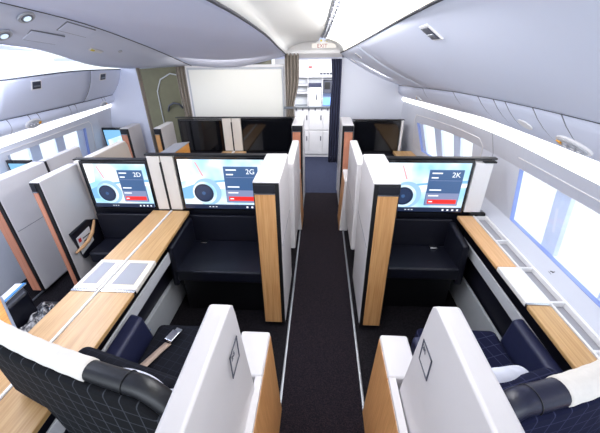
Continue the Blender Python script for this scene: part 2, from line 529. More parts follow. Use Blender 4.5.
def window_frames(P, wins, side, first):
    n = first
    for (a, b) in wins:
        r = struct(bpy.data.objects.new('window_%d' % n, None)); COL.objects.link(r)
        off = .032 * side
        # reveal all around
        ys = yr(a, b, 8)
        for nm, k in (('window_sill', 'wbot'), ('window_head', 'wtop')):
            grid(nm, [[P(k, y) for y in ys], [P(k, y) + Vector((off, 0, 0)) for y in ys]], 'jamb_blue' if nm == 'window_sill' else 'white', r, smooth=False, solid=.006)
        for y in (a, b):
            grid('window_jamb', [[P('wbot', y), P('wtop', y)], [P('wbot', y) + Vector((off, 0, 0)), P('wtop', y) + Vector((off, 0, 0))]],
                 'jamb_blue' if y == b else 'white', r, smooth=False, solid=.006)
        # outer skin between the aircraft windows
        v = []; f = []
        piers = []
        y = a - .02
        ph = {1: 1.90, 2: 3.42}.get(n, None)
        if side > 0: c0, pit = (1.885, .52) if n != 3 else (3.37, .37)
        else: c0, pit = (3.02, .36)
        k = -8
        while k < 9:
            c = c0 + k * pit; k += 1
            lo, hi = max(a, c - .065), min(b, c + .065)
            if hi - lo > .015: piers.append((lo, hi))
        for lo, hi in piers:
            m0 = len(v)
            for yy in (lo, hi):
                v += [P('wbot', yy) + Vector((off, 0, 0)), P('wtop', yy) + Vector((off, 0, 0)),
                      P('wtop', yy) + Vector((off + .03 * side, 0, 0)), P('wbot', yy) + Vector((off + .03 * side, 0, 0))]
            f += [(m0, m0 + 1, m0 + 5, m0 + 4), (m0 + 1, m0 + 2, m0 + 6, m0 + 5), (m0 + 2, m0 + 3, m0 + 7, m0 + 6), (m0 + 3, m0, m0 + 4, m0 + 7),
                  (m0, m0 + 1, m0 + 2, m0 + 3), (m0 + 4, m0 + 5, m0 + 6, m0 + 7)]
        if v: mk('window_mullion', v, f, 'window_pier', r)
        grid('window_pane', [[P('wbot', y) + Vector((off * .95, 0, 0)) for y in ys], [P('wtop', y) + Vector((off * .95, 0, 0)) for y in ys]],
             'window_glass', r, smooth=False)
        n += 1


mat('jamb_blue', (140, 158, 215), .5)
mat('window_pier', (222, 228, 248), .6)
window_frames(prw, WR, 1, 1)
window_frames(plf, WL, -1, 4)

# raised window surround lines (embossed panel edge)
for n, (P, wins, sd) in enumerate(((pr, WR, 1), (plf, WL, -1))):
    for j, (a, b) in enumerate(wins):
        def Q(y, t): return lerp(P('wtop', y), P('clo', y), t) + Vector((-.002 * sd, 0, 0))
        a2, b2 = a - .12, b + .12
        pts = [lerp(P('wbot', max(-.6, a2)), P('wtop', max(-.6, a2)), .2) + Vector((-.002 * sd, 0, 0)), Q(max(-.6, a2), .1)]
        pts += [Q(y, .45) for y in yr(max(-.6, a2 + .05), min(4.55, b2 - .05), 8)]
        pts += [Q(min(4.58, b2), .1), lerp(P('wbot', min(4.58, b2)), P('wtop', min(4.58, b2)), .2) + Vector((-.002 * sd, 0, 0))]
        if j == 1: pts = pts[2:-2]
        struct(tube('trim_%d' % (10 + n * 3 + j), pts, .004, 'white', res=6))
# vertical seam in the right sidewall
for nm, y in (('trim_20', 2.74), ):
    struct(tube(nm, [pr(k, y) + Vector((-.001, 0, 0)) for k in ('con', 'wbot', 'wtop', 'clo')], .0025, 'seam', res=6))

# small emblem and text on the sidewall below the near window
e1 = prof(PR_, YS, 'con', 1.55)

# ---- cove light strips
Y24 = yr(-.6, 4.6, 26)


def strip(name, P, k1, k2, m, n=1, bulge=0, side=1, ys=None, solid=.004):
    ys = ys or Y24
    rows = []
    for y in ys:
        a, b = P(k1, y), P(k2, y); row = []
        for i in range(n + 1):
            t = i / n
            q = lerp(a, b, t)
            if bulge:
                d = (b - a); nn = Vector((-d.z, 0, d.x)).normalized() * side
                q = q + nn * bulge * 4 * t * (1 - t)
            row.append(q)
        rows.append(row)
    return grid(name, rows, m, solid=solid)


o = strip('cove_light_strip', pr, 'clo', 'chi', 'cove_light', 4, .02, 1)
tag(o, 'long glowing white cove light running above the right hand windows', 'light')
o = strip('cove_light_strip', plf, 'clo', 'chi', 'cove_light', 4, .012, -1)
tag(o, 'long glowing white cove light running above the left hand windows', 'light')

# ---- service panels (between light and bins)
def psu_band(P, side, seams, nm, oval):
    o = strip(nm, P, 'chi', 'bbot', 'bin_white', 6, .035, side)
    struct(o)
    for y in seams:
        pts = []
        for i in range(7):
            t = i / 6; a, b = P('chi', y), P('bbot', y); d = b - a
            nn = Vector((-d.z, 0, d.x)).normalized() * side
            pts.append(lerp(a, b, t) + nn * (.035 * 4 * t * (1 - t)) + Vector((0, .03 * (1 - t), 0)))
        tube('panel_seam', pts, [.0028] * 4 + [.0034, .0042, .0050], 'seam', o, res=6)


psu_band(pr, 1, [1.12, 1.42, 1.62, 1.87, 2.0, 2.2, 2.62, 3.4], 'trim_30', None)
psu_band(plf, -1, [2.45, 2.72, 2.95, 3.06, 3.5, 3.6, 4.1, 4.15], 'trim_31', None)


def on_strip(P, k1, k2, y, t, side, bulge, lift=.004):
    a, b = P(k1, y), P(k2, y); d = b - a
    nn = Vector((-d.z, 0, d.x)).normalized() * side
    p = lerp(a, b, t) + nn * (bulge * 4 * t * (1 - t) + lift)
    # tangent at t
    tv = (d + nn * bulge * 4 * (1 - 2 * t)).normalized()
    yv = (P(k1, y + .05) - P(k1, y - .05)).normalized()
    n2 = Vector((-tv.z, 0, tv.x)) * side
    yv = (yv - n2 * yv.dot(n2)).normalized()
    tv = tv - yv * tv.dot(yv)
    return p, yv, tv.normalized(), n2


def psu_unit(P, y, side, label, t=.5, size=1.0):
    p, yv, tv, nn = on_strip(P, 'chi', 'bbot', y, t, side, .035, .0)
    th = thing('service_unit', label, 'passenger service unit', 'oval reading light and vent units under the bins')
    disc('surround', p, nn, .105 * size, .010, 'white', th, upv=tv, ry=.055 * size)
    disc('recess', p + nn * .010, nn, .09 * size, .004, 'grey_white', th, upv=tv, ry=.043 * size)
    for k in (-.35, .15, .55):
        q = disc('nozzle', p + nn * .014 + yv * (-k * .1 * size), nn, .017 * size, .008, 'tray_grey', th, upv=tv)
        disc('lens', p + nn * .022 + yv * (-k * .1 * size), nn,   .009 * size, .002, 'white', q, upv=tv)
    slab3('indicator', p + nn * .016 + yv * .075 * size, yv, tv, nn, .028 * size, .028 * size, .006, 'orange_mark', th)


psu_unit(pr, 1.47, 1, 'oval service unit with orange indicator at the right edge of the photo', .52)
psu_unit(pr, 3.75, 1, 'small distant service unit with orange light under the right bins', .45, .8)
psu_unit(plf, 2.98, -1, 'service unit with yellow light under the nearest full left bin', .45, .9)
psu_unit(plf, 4.12, -1, 'small far service unit under the left bins beside the closet wall', .45, .6)
# plain oval cover
p, yv, tv, nn = on_strip(pr, 'chi', 'bbot', 1.80, .62, 1, .035, 0)
tag(disc('oval_cover', p, nn, .06, .006, 'white', upv=tv, ry=.035), 'plain white oval cover on the right service panel', 'cover')

# ---- overhead bins
def bins(P, side, segs, labels, bulge, latch_t, group):
    for (a, b, lat), lb in zip(segs, labels):
        th = thing('overhead_bin', lb, 'overhead bin', group)
        ys = yr(a, b, 12); rows = []
        for y in ys:
            row = []
            p0, p1 = P('bbot', y), P('btop', y)
            for i in range(13):
                t = i / 12; d = p1 - p0
                nn = Vector((-d.z, 0, d.x)).normalized() * side
                row.append(lerp(p0, p1, t) + nn * bulge * 4 * t * (1 - t))
            rows.append(row)
        o = grid('bin_door', rows, 'bin_white', th, solid=.012)
        # lower lip (dark line) and upper edge gap
        for nm, k, r_, mm in (('lower_lip', 'bbot', .005, 'dark_seam'), ('top_trim', 'btop', .006, 'dark_seam')):
            tube(nm, [P(k, y) + Vector((-.003 * side, 0, -.003)) for y in ys], r_, mm, th, res=6)
        # door seams at the ends
        for yy, rr_ in ((a, .003),):
            pts = []
            for i in range(13):
                t = i / 12; p0, p1 = P('bbot', yy), P('btop', yy); d = p1 - p0
                nn = Vector((-d.z, 0, d.x)).normalized() * side
                pts.append(lerp(p0, p1, t) + nn * (bulge * 4 * t * (1 - t) + .006) + Vector((0, (.10 * (1 - t) * t * 4 if side > 0 else 0), 0)))
            tube('door_seam', pts, rr_, 'seam', th, res=6)
        if lat:
            for (ly, lt) in lat:
                p, yv, tv, nn = on_strip(P, 'bbot', 'btop', ly, lt, side, bulge, .006)
                h = slab3('latch', p, yv, tv, nn, .12, .085, .008, 'white', th, bevel=.012)
                q = slab3('latch_cup', p + nn * .004, yv, tv, nn, .096, .066, .006, 'latch', h, bevel=.01)
                slab3('latch_lever', p + nn * .007 - tv * .008, yv, tv, nn, .07, .013, .006, 'steel', h, bevel=.003)


bins(pr, 1, [(-.6, 3.1, [(1.45, .865)]), (3.105, 4.58, [(3.62, .86), (4.35, .8)])],
     ['large near overhead bin on the right with one dark latch', 'far overhead bin on the right beside the front bulkhead'],
     .03, .6, 'overhead bins on the right')
bins(plf, -1, [(-.6, 2.55, []), (2.555, 3.75, [(2.98, .80)]), (3.755, 4.35, [(3.98, .80)])],
     ['overhead bin cut off by the left edge of the photo', 'middle overhead bin on the left with a dark latch',
      'farthest overhead bin on the left against the closet wall'], .03, .6, 'overhead bins on the left')

# ---- ceilings
ys = yr(-.6, 4.6, 26)
rows = []
for y in ys:
    ks = [be(k, y) for k in ('E', 'F', 'M', 'A')]
    row = []
    for i in range(len(ks) - 1):
        pa = ks[max(0, i - 1)]; pd = ks[min(3, i + 2)]; pb = ks[i]; pc = ks[i + 1]
        for j in range(6):
            tt = j / 6
            row.append(.5 * ((2 * pb) + (pc - pa) * tt + (2 * pa - 5 * pb + 4 * pc - pd) * tt**2 + (3 * pb - pa - 3 * pc + pd) * tt**3))
    row.append(ks[-1]); rows.append(row)
belly = grid('ceiling', rows, 'ceiling_white', solid=.01)
struct(belly)
struct(tube('trim_40', [be('E', y) + Vector((.004, 0, 0)) for y in ys], .007, 'dark_seam', res=6))
struct(tube('trim_41', [be('A', y) + Vector((.004, 0, -.004)) for y in ys], .007, 'dark_seam', res=6))
struct(grid('trim_42', [[lerp(be('A', y), be('B', y), t) for t in (0, .33, .66, 1)] for y in ys], 'bin_white', solid=.01))
struct(tube('trim_43', [be('B', y) for y in ys], .006, 'seam', res=6))
struct(grid('trim_44', [[be('B', y) + Vector((0, 0, .0)), be('B', y) + Vector((.02, 0, .12)), be('W', y), lerp(be('W', y), be('T', y), .5), be('T', y)] for y in ys],
            'ceiling_cream', solid=.01) if False else grid('trim_44', [[be('B', y) + Vector((.0, 0, .01)), be('W', y), lerp(be('W', y), be('T', y), .5), be('T', y)] for y in ys], 'ceiling_white', solid=.01))
# aisle ceiling: from centre unit edge up, across, to the right bins
def aisle(y, t):
    e, b = be('E', y), pr('btop', y)
    top = .15
    q = lerp(e, b, t); q.z += top * (math.sin(math.pi * min(1, max(0, t))) ** .45 if 0 < t < 1 else 0)
    return q
TS = [0, .02, .06, .12, .2, .3, .4, .5, .56, .60]
struct(grid('trim_45', [[aisle(y, t) for t in TS] for y in ys], 'aisle_white', solid=.008))
TS2 = [.70, .76, .82, .88, .94, .98, 1]
lp = grid('glowing_ceiling_strip', [[aisle(y, t) for t in TS2] for y in yr(-.6, 4.1, 24)], 'ceiling_glow', solid=.006)  # lit stretch of ceiling, its brightness put in as emission
tag(lp, 'long ceiling strip made to glow as if brightly lit, between aisle grille and right bins', 'ceiling panel')
struct(grid('trim_46', [[aisle(y, t) for t in TS2] for y in yr(4.1, 4.6, 5)], 'aisle_white', solid=.008))
# ventilation grille
gv = thing('ceiling_grille', 'narrow slotted air grille running along the aisle ceiling', 'vent')
grid('grille_backing', [[aisle(y, t) + Vector((0, 0, -.001)) for t in (.60, .70)] for y in yr(-.6, 4.1, 24)], 'grey_white', gv, solid=.004)
for k in range(26):
    y0 = 1.2 + k * .112
    grid('grille_slat', [[aisle(y, t) + Vector((0, 0, -.008)) for t in (.615, .642)] for y in (y0, y0 + .085)], 'seam', gv, solid=.004)
    grid('grille_slat', [[aisle(y, t) + Vector((0, 0, -.008)) for t in (.658, .685)] for y in (y0, y0 + .085)], 'seam', gv, solid=.004)

# reading lights and panels on the centre unit's left slope
def slope(y, t):
    a, b = be('A', y), be('B', y); d = (b - a)
    n = Vector((d.z, 0, -d.x)).normalized()
    if n.z > 0: n = -n
    dy = (be('A', y + .05) - be('A', y - .05)).normalized()
    n = (n - dy * n.dot(dy)).normalized()
    return lerp(a, b, t) + n * .011, dy, d.normalized(), n
for (y, t, lb) in ((2.16, .18, 'upper round reading light in the left ceiling slope'), (2.12, .72, 'lower round reading light at the left edge of the photo')):
    p, dy, d, n = slope(y, t)
    th = thing('reading_light', lb, 'reading light', 'round reading lights in the ceiling slope')
    disc('bezel', p, n, .05, .008, 'grey_white', th)
    r2 = disc('lamp_ring', p + n * .008, n, .034, .004, 'steel', th)
    disc('lamp_lens', p + n * .012, n, .022, .003, 'reading_light', r2)
for (y, t, lb) in ((2.44, .62, 'nearer flat rectangular access panel in the left ceiling slope'), (2.62, .2, 'farther flat rectangular access panel in the left ceiling slope')):
    p, dy, d, n = slope(y, t)
    th = thing('access_panel', lb, 'panel', 'rectangular access panels in the ceiling slope')
    slab3('panel_edge', p - n * .002, dy, d, n, .30, .115, .006, 'seam', th, bevel=.002)
    slab3('panel_face', p + n * .0005, dy, d, n, .285, .10, .008, 'bin_white', th, bevel=.002)
p, dy, d, n = slope(3.05, .55)
th = thing('call_light', 'small yellow lit indicator on the left ceiling slope', 'indicator')
slab3('indicator_base', p, dy, d, n, .16, .04, .008, 'white', th, bevel=.004)
slab3('indicator_lamp', p + n * .006 - dy * .05, dy, d, n, .04, .018, .006, 'yellow_mark', th)
p, dy, d, n = slope(3.3, .35)
tag(disc('ceiling_button', p, n, .018, .008, 'grey_white'), 'small round grey stud on the left ceiling slope', 'fitting')

# ---- front bulkheads
bw = struct(box('wall_front', -1.84, -.46, 4.6, 4.66, 0, 1.80, 'white'))
th = thing('projection_panel', 'large blank white framed panel on the front bulkhead', 'wall panel')
box('panel_frame', -1.815, -.50, 4.585, 4.6, 1.08, 1.77, 'grey_white', th, bevel=.004)
box('panel_board', -1.79, -.525, 4.575, 4.59, 1.11, 1.745, 'board_white', th, bevel=.004)
# bulkhead top filler up to the ceiling
struct(grid('wall_top', [[be(k, 4.6) + Vector((0, .0, z)) for k in ('E', 'F', 'M', 'A', 'B')] for z in (.0, .3)], 'ceiling_white', solid=.02))
struct(prism('wall_right_front', [(.275, 0), (1.22, 0), (1.2, .8), (1.14, 1.15), (1.14, 1.36), (1.1, 1.50), (1.04, 1.54), (.27, 1.97)], 'y', 4.6, 4.66, 'wall_white'))
# header over the aisle opening with the exit sign
struct(box('trim_50', -.47, .30, 4.60, 4.66, 1.865, 2.25, 'ceiling_white'))
hd = struct(hexa('trim_51', [(-.46, 4.52, 1.925), (.27, 4.52, 1.925), (.27, 4.62, 1.86), (-.46, 4.62, 1.86),
                             (-.46, 4.52, 1.96), (.27, 4.52, 1.96), (.27, 4.62, 2.1), (-.46, 4.62, 2.1)], 'white', bevel=.006))
ex = thing('exit_sign', 'small pale exit sign above the aisle opening', 'sign')
slab3('sign_plate', (.03, 4.44, 2.01), (1, 0, 0), (0, .25, 1), (0, -1, .25), .30, .055, .012, 'exit_glow', ex, bevel=.004)
text('sign_text', 'EXIT', (-.055, 4.427, 1.988), (1, 0, 0), (0, .25, 1), .062, 'exit_red', ex, .001)
slab3('sign_mount', (.03, 4.465, 2.03), (1, 0, 0), (0, .25, 1), (0, -1, .25), .2, .05, .04, 'white', ex, bevel=.004)
for k in (-1, 1):
    th = tag(disc('no_smoking_light', (.03 + .035 * k, 4.40, 2.066), (0, -1, -.6), .013, .004, 'yellow_mark'),
             '%s small yellow round light above the exit sign' % ('left' if k < 0 else 'right'), 'indicator', 'yellow lights above the exit sign')

# closet wall at far left and door area beyond
struct(prism('wall_closet', [(-2.37, 0), (-2.99, 0), (-2.93, 1.15), (-2.88, 1.32), (-2.8, 1.46), (-2.6, 1.79), (-2.40, 1.83)], 'y', 4.36, 4.40, 'bin_white'))
struct(box('trim_52', -2.39, -2.372, 4.35, 4.42, 0, 1.85, 'beige_curtain', bevel=.003))
struct(box('wall_door_area', -3.7, -.9, 6.2, 6.25, 0, 2.0, 'door_olive'))
struct(box('wall_galley_side', -.92, -.88, 4.66, 6.2, 0, 2.0, 'door_olive'))
struct(box('wall_galley_right', .52, .56, 4.66, 6.4, 0, 2.0, 'galley_white'))
struct(box('ceiling_front', -3.7, .56, 4.66, 6.5, 1.86, 1.9, 'ceiling_white'))
dr = struct(bpy.data.objects.new('door_1', None)); COL.objects.link(dr)
dpts = [(-3.05, .1), (-2.25, .1), (-2.25, 1.2), (-2.32, 1.42), (-2.48, 1.55), (-2.75, 1.6), (-2.95, 1.5), (-3.05, 1.3)]
prism('door_leaf', dpts, 'y', 6.14, 6.2, 'door_olive', dr, bevel=.02)
tube('door_gasket', [(a, 6.135, b) for a, b in dpts] + [(dpts[0][0], 6.135, dpts[0][1])], .012, 'grey_white', dr)
box('door_label', -2.62, -2.5, 6.12, 6.14, 1.02, 1.2, 'grey_white', dr, bevel=.004)
tube('door_handle', [(-2.9, 6.1, .95), (-2.85, 6.07, 1.05), (-2.75, 6.06, 1.1), (-2.65, 6.07, 1.08), (-2.6, 6.1, 1.0)], .018, 'galley_shade', dr)


# curtains
def curtain(name, x0, x1, y, z0, z1, m, label, waist=None, folds=5, amp=.03):
    rows = []
    for iz in range(15):
        t = iz / 14; z = lerp(z0, z1, t)
        sq = 1.0
        if waist:
            sq = 1 - waist[1] * math.exp(-((t - waist[0]) / .16) ** 2)
        row = []
        for i in range(61):
            u = i / 60
            xx = x0 + (x1 - x0) * (u * sq + (1 - sq) * waist[2] if waist else u)
            row.append((xx, y + amp * math.sin(u * folds * 2 * math.pi) * (.7 + .3 * t), z))
        rows.append(row)
    o = grid(name, rows, m, solid=.006)
    return tag(o, label, 'curtain')


cu = curtain('aisle_curtain', -.47, -.29, 4.54, .55, 1.93, 'beige_curtain', 'beige grey curtain tied back on the left of the aisle opening', (.5, .45, 0), 4, .022)
box('tie_back', -.50, -.37, 4.50, 4.515, 1.25, 1.28, 'steel', cu)
curtain('aisle_curtain', .13, .265, 4.54, .48, 1.86, 'navy_curtain', 'dark blue curtain hanging on the right of the aisle opening', (.8, .15, 1), 4, .022)
cu = curtain('side_curtain', -1.98, -1.84, 4.62, .3, 1.80, 'beige_curtain', 'beige curtain left of the framed white bulkhead panel', (.5, .2, 1), 3, .02)

# ---- galley
G0 = 6.3
struct(box('wall_galley', -.88, .52, 6.62, 6.66, 0, 1.9, 'galley_white'))
ga = thing('galley_unit', 'white galley cabinet wall seen through the aisle opening', 'galley')
box('lower_carcass', -.50, .36, 6.32, 6.6, 0, .96, 'galley_white', ga)
box('counter_top', -.52, .37, 6.28, 6.6, .96, 1.0, 'steel', ga, bevel=.004)
box('upper_carcass', -.50, .36, 6.34, 6.6, 1.50, 1.80, 'galley_white', ga)
box('upper_back', -.50, .36, 6.52, 6.6, 1.0, 1.50, 'grey_white', ga)
box('shelf', -.50, -.24, 6.34, 6.52, 1.22, 1.24, 'galley_white', ga)
box('shelf', -.50, -.24, 6.34, 6.52, 1.36, 1.38, 'galley_white', ga)
for x in (-.50, -.24, .03): box('divider', x - .008, x + .008, 6.33, 6.52, 1.0, 1.5, 'galley_white', ga)
for i, x in enumerate((-.49, -.215, .06)):
    w_ = .265
    for (z0, z1) in ((.06, .53), (.55, .93)):
        d = box('cabinet_door', x, x + w_, 6.30, 6.322, z0, z1, 'galley_white', ga, bevel=.006)
        box('door_latch', x + w_ - .045, x + w_ - .025, 6.288, 6.30, z1 - .19, z1 - .10, 'galley_shade', d, bevel=.003)
for i in range(7):
    box('turn_latch', -.47 + i * .12, -.445 + i * .12, 6.27, 6.29, .925, .96, 'galley_shade', ga, bevel=.003)
for x, w_ in ((-.49, .42), (-.06, .40)):
    d = box('locker_door', x, x + w_, 6.32, 6.34, 1.53, 1.78, 'galley_white', ga, bevel=.008)
    box('locker_label', x + w_ * .62, x + w_ * .78, 6.315, 6.32, 1.66, 1.69, 'exit_red' if x < -.3 else 'screen_mid', d)
for k in range(4):
    box('air_vent', -.02 + k * .06, .03 + k * .06, 6.312, 6.322, 1.55, 1.58, 'galley_shade', ga)
cm = thing('galley_oven', 'white galley oven standing on the counter between shelves and screens', 'oven')
box('oven_body', -.225, .01, 6.30, 6.51, 1.0, 1.33, 'white', cm, bevel=.008)
box('oven_control', -.225, .01, 6.292, 6.31, 1.34, 1.41, 'navy_side', cm, bevel=.004)
box('oven_handle', -.09, -.06, 6.27, 6.30, 1.12, 1.22, 'steel', cm, bevel=.006)
cf = thing('coffee_machine', 'dark coffee machine with blue display in the galley', 'coffee machine')
box('machine_body', .05, .33, 6.34, 6.51, 1.22, 1.44, 'galley_shade', cf, bevel=.006)
box('machine_panel', .07, .17, 6.325, 6.34, 1.3, 1.42, 'black', cf)
box('machine_pot', .2, .31, 6.31, 6.36, 1.24, 1.38, 'steel', cf, bevel=.012)
tag(box('galley_display', .05, .33, 6.33, 6.36, 1.01, 1.15, 'galley_screen'), 'glowing blue display below the coffee machine in the galley', 'display')


# ------------------------------------------------------------------ suites
def partition(x0, x1, y0, y1, zt, label, group, woodm='wood_z', face=1, seam=True, recess=None, zb=.03, trim_side=0):
    """privacy partition; wood panel on its rear face"""
    th = thing('privacy_partition', label, 'partition', group, loc=((x0 + x1) / 2, y0, 0))
    def bx(n, a, b, c, d, e, f, m_, par, bev=0):
        cx = (x0 + x1) / 2
        return box(n, a - cx, b - cx, c - y0, d - y0, e, f, m_, par, bev)
    bx('shell', x0, x1, y0 + .012, y1, zb, zt, 'shell_white', th, .012)
    w_ = x1 - x0
    fr = bx('rear_frame', x0 + .004, x1 - .004, y0 + .002, y0 + .03, zb, zt - .012, 'black', th, .003)
    l, r = (.012, .03) if face > 0 else (.03, .012)
    bx('veneer_panel', x0 + l, x1 - r, y0 - .004, y0 + .012, zb + .01, zt - .085, woodm, th, .002)
    bx('lamp_recess', x0 + l, x1 - r, y0 - .003, y0 + .01, zt - .078, zt - .022, 'navy_dark', th, .002)
    bx('recess_sill', x0 + l, x1 - r, y0 - .006, y0 + .01, zt - .086, zt - .078, 'steel', th)
    if seam:
        for s, xx in ((1, x1), (-1, x0)):
            bx('side_seam', xx - .001 if s > 0 else xx - .0015, xx + .0015 if s > 0 else xx + .001, y0 + .03, y1 - .01, zt * .60, zt * .60 + .004, 'seam', th)
    return th


PN = 'partitions with wood veneer ends'
partition(-.425, -.25, 1.83, 2.44, 1.255, 'near white partition with tall wood veneer end, just left of the aisle', PN, 'wood_z', 1)
partition(.34, .51, 1.83, 2.44, 1.255, 'near white partition with tall wood veneer end, just right of the aisle', PN, 'wood_z', -1)
partition(-2.14, -2.06, 2.03, 2.46, 1.15, 'white partition with literature pocket, left of the left-hand screen', PN, 'wood_pink', 1, seam=False)
partition(-.355, -.215, 3.98, 4.5, 1.145, 'slim far partition with pinkish wood end, left of the aisle', PN, 'wood_pink', 1)
partition(.275, .42, 3.98, 4.5, 1.145, 'slim far partition with pinkish wood end, right of the aisle', PN, 'wood_pink', -1)
partition(-2.13, -2.03, 3.95, 4.35, 1.11, 'far white partition with wood end, left of the dark screens', PN, 'wood_z', 1, seam=False)
partition(-2.60, -2.48, 3.98, 4.3, 1.10, 'farthest left white partition with wood end, beside the small blue screen', PN, 'wood_pink', 1, seam=False)
pt = partition(-2.62, -2.50, 2.08, 2.62, 1.11, 'white partition across the left aisle with a wood end, at the left edge', PN, 'wood_pink', 1, zb=.05)
pt = thing('sliding_door', 'white sliding suite door behind the leftmost partition', 'sliding door')
box('door_shell', -2.58, -2.52, 2.64, 3.12, .05, 1.11, 'shell_white', pt, bevel=.01)
box('door_gap_seal', -2.6, -2.50, 2.612, 2.64, .05, 1.105, 'navy_dark', pt, bevel=.003)


# --- seat shells (big white wings beside the seats)
def wing(xo, xi, yf, yb, zt, label, group, plaque, side):
    """xo: aisle side x; xi: seat side x. side=+1 when the aisle lies towards +x of the wing"""
    th = thing('seat_shell', label, 'seat shell', group)
    s = side
    # outline in the yz plane, front edge raked forward going down
    out = [(yb, .0), (yf + .12, .0), (yf + .113, .5), (yf - .005, zt - .06), (yf - .012, zt - .02), (yf - .03, zt), (yb, zt)]
    v = []
    ti = xi; to = xo
    n = len(out)
    for (yy, zz) in out:
        v.append((to - (.012 * s if zz > zt - .01 else 0) + .012 * s * max(0, 1 - zz / 1.2), yy, zz))
    for (yy, zz) in out:
        v.append((ti + (.008 * s if zz > zt - .01 else 0), yy, zz))
    f = [tuple(range(n)), tuple(range(2 * n - 1, n - 1, -1))] + [(i, (i + 1) % n, (i + 1) % n + n, i + n) for i in range(n)]
    mk('shell_body', v, f, 'shell_white', th, bevel=.010, seg=3)
    if plaque:
        yc, zc = plaque
        pf = lambda q: to + s * q
        lo, hi = sorted((to, pf(.003)))
        hy, hz = .045, .05
        b = boxes('number_plaque', [
            (lo, hi, yc - hy, yc + hy, zc + hz - .005, zc + hz), (lo, hi, yc - hy, yc + hy, zc - hz, zc - hz + .005),
            (lo, hi, yc - hy, yc - hy + .005, zc - hz, zc + hz), (lo, hi, yc + hy - .005, yc + hy, zc - hz, zc + hz)], 'galley_shade', th)
        text('plaque_text', plaque_txt[side], (to + s * .002, yc - .03 if s > 0 else yc + .038, zc + .015), (0, s, 0), (0, 0, 1), .026, 'galley_shade', b, .0008)
    return th


def thing_part(n, p): return None


plaque_txt = {1: '2G', -1: '2K'}
WG = 'white seat shells beside the aisle'
wing(-.272, -.355, .775, .15, 1.27, 'large near white seat shell with seat plaque, left of the aisle', WG, (.69, 1.09), 1)
wing(.372, .46, .80, .15, 1.27, 'large near white seat shell with seat plaque, right of the aisle', WG, (.735, 1.06), -1)


def far_wing(x0, x1, yf, yb, zt, label, m_='shell_white'):
    th = thing('seat_shell', label, 'seat shell', WG)
    out = [(yb, .3), (yf + .10, .3), (yf + .08, .5), (yf + .02, zt - .05), (yf - .01, zt), (yb + .25, zt), (yb, zt + .0)]
    prism('shell_body', out, 'x', x0, x1, m_, th, bevel=.012, seg=3)
    for xx in (x0, x1):
        box('shell_seam', xx - .001, xx + .001, yb + .02, yf - .02, .70, .704, 'seam', th)
    return th


far_wing(-.285, -.215, 3.26, 2.50, 1.15, 'far white seat shell beyond the near wood-ended partition, left of aisle')
far_wing(.31, .385, 3.26, 2.50, 1.15, 'far white seat shell beyond the near wood-ended partition, right of aisle')
far_wing(-2.13, -2.05, 3.2, 2.50, 1.15, 'far cream seat shell beyond the left screen, near the left windows', 'cream')

# --- low armrest cabinets with wood sides
def arm_cabinet(x0, x1, y0, y1, z0, z1, side, label, ysplit=None):
    th = thing('armrest_cabinet', label, 'armrest', 'low white armrest cabinets with wood sides')
    d = .035
    xa, xb = (x0, x1 + d) if side > 0 else (x0 - d, x1)
    if ysplit:
        w2 = .031
        if side > 0: v = [(x1 - w2, y0, z0), (xb, y0, z0), (xb, ysplit, z0), (x1 - w2, ysplit, z0), (x1 - w2, y0, z1), (x1, y0, z1), (x1, ysplit, z1), (x1 - w2, ysplit, z1)]
        else: v = [(xa, y0, z0), (x0 + w2, y0, z0), (x0 + w2, ysplit, z0), (xa, ysplit, z0), (x0, y0, z1), (x0 + w2, y0, z1), (x0 + w2, ysplit, z1), (x0, ysplit, z1)]
        hexa('cabinet_side', v, 'shell_white', th)
        yy0 = y0; y0 = ysplit
    v = [(xa, y0, z0), (xb, y0, z0), (xb, y1, z0), (xa, y1, z0), (x0, y0, z1), (x1, y0, z1), (x1, y1, z1), (x0, y1, z1)]
    hexa('cabinet_body', v, 'shell_white', th, bevel=.014, seg=3)
    if ysplit: y0 = yy0
    # veneer on the sloping aisle side
    if side > 0:
        a = [(xb + .001, z0 + .005), (x1 + .003, z1 - .022)]
    else:
        a = [(xa - .001, z0 + .005), (x0 - .003, z1 - .022)]
    v = []
    for (x, z) in a:
        for y in (y0 + .01, y1 - .012):
            for dx in (0, -.006 * side): v.append((x + dx, y, z))
    f = [(0, 2, 6, 4), (1, 3, 7, 5), (0, 1, 5, 4), (2, 3, 7, 6), (0, 1, 3, 2), (4, 5, 7, 6)]
    mk('veneer_side', v, f, 'wood_z', th)
    return th


arm_cabinet(-.395, -.243, .45, 1.165, .0, .68, 1, 'low white armrest cabinet with wood side, left of the aisle', .905)
arm_cabinet(.33, .47, .45, 1.175, .0, .68, -1, 'low white armrest cabinet with wood side, right of the aisle', .93)
for (x0, x1, sd, lb) in ((-.30, -.235, 1, 'left'), (.29, .36, -1, 'right')):
    arm_cabinet(x0, x1, 3.35, 3.75, .0, .66, sd, 'distant low armrest cabinet beside the far partition, %s of the aisle' % lb)
tag(box('armrest_cushion', .505, .575, .95, 1.20, .40, .655, 'navy_side', bevel=.022, seg=4), 'navy armrest cushion between right aisle cabinet and seat', 'armrest')
tag(box('armrest_cushion', -.47, -.41, .9, 1.15, .40, .62, 'navy_side', bevel=.022, seg=4), 'navy armrest cushion between left aisle cabinet and seat', 'armrest')


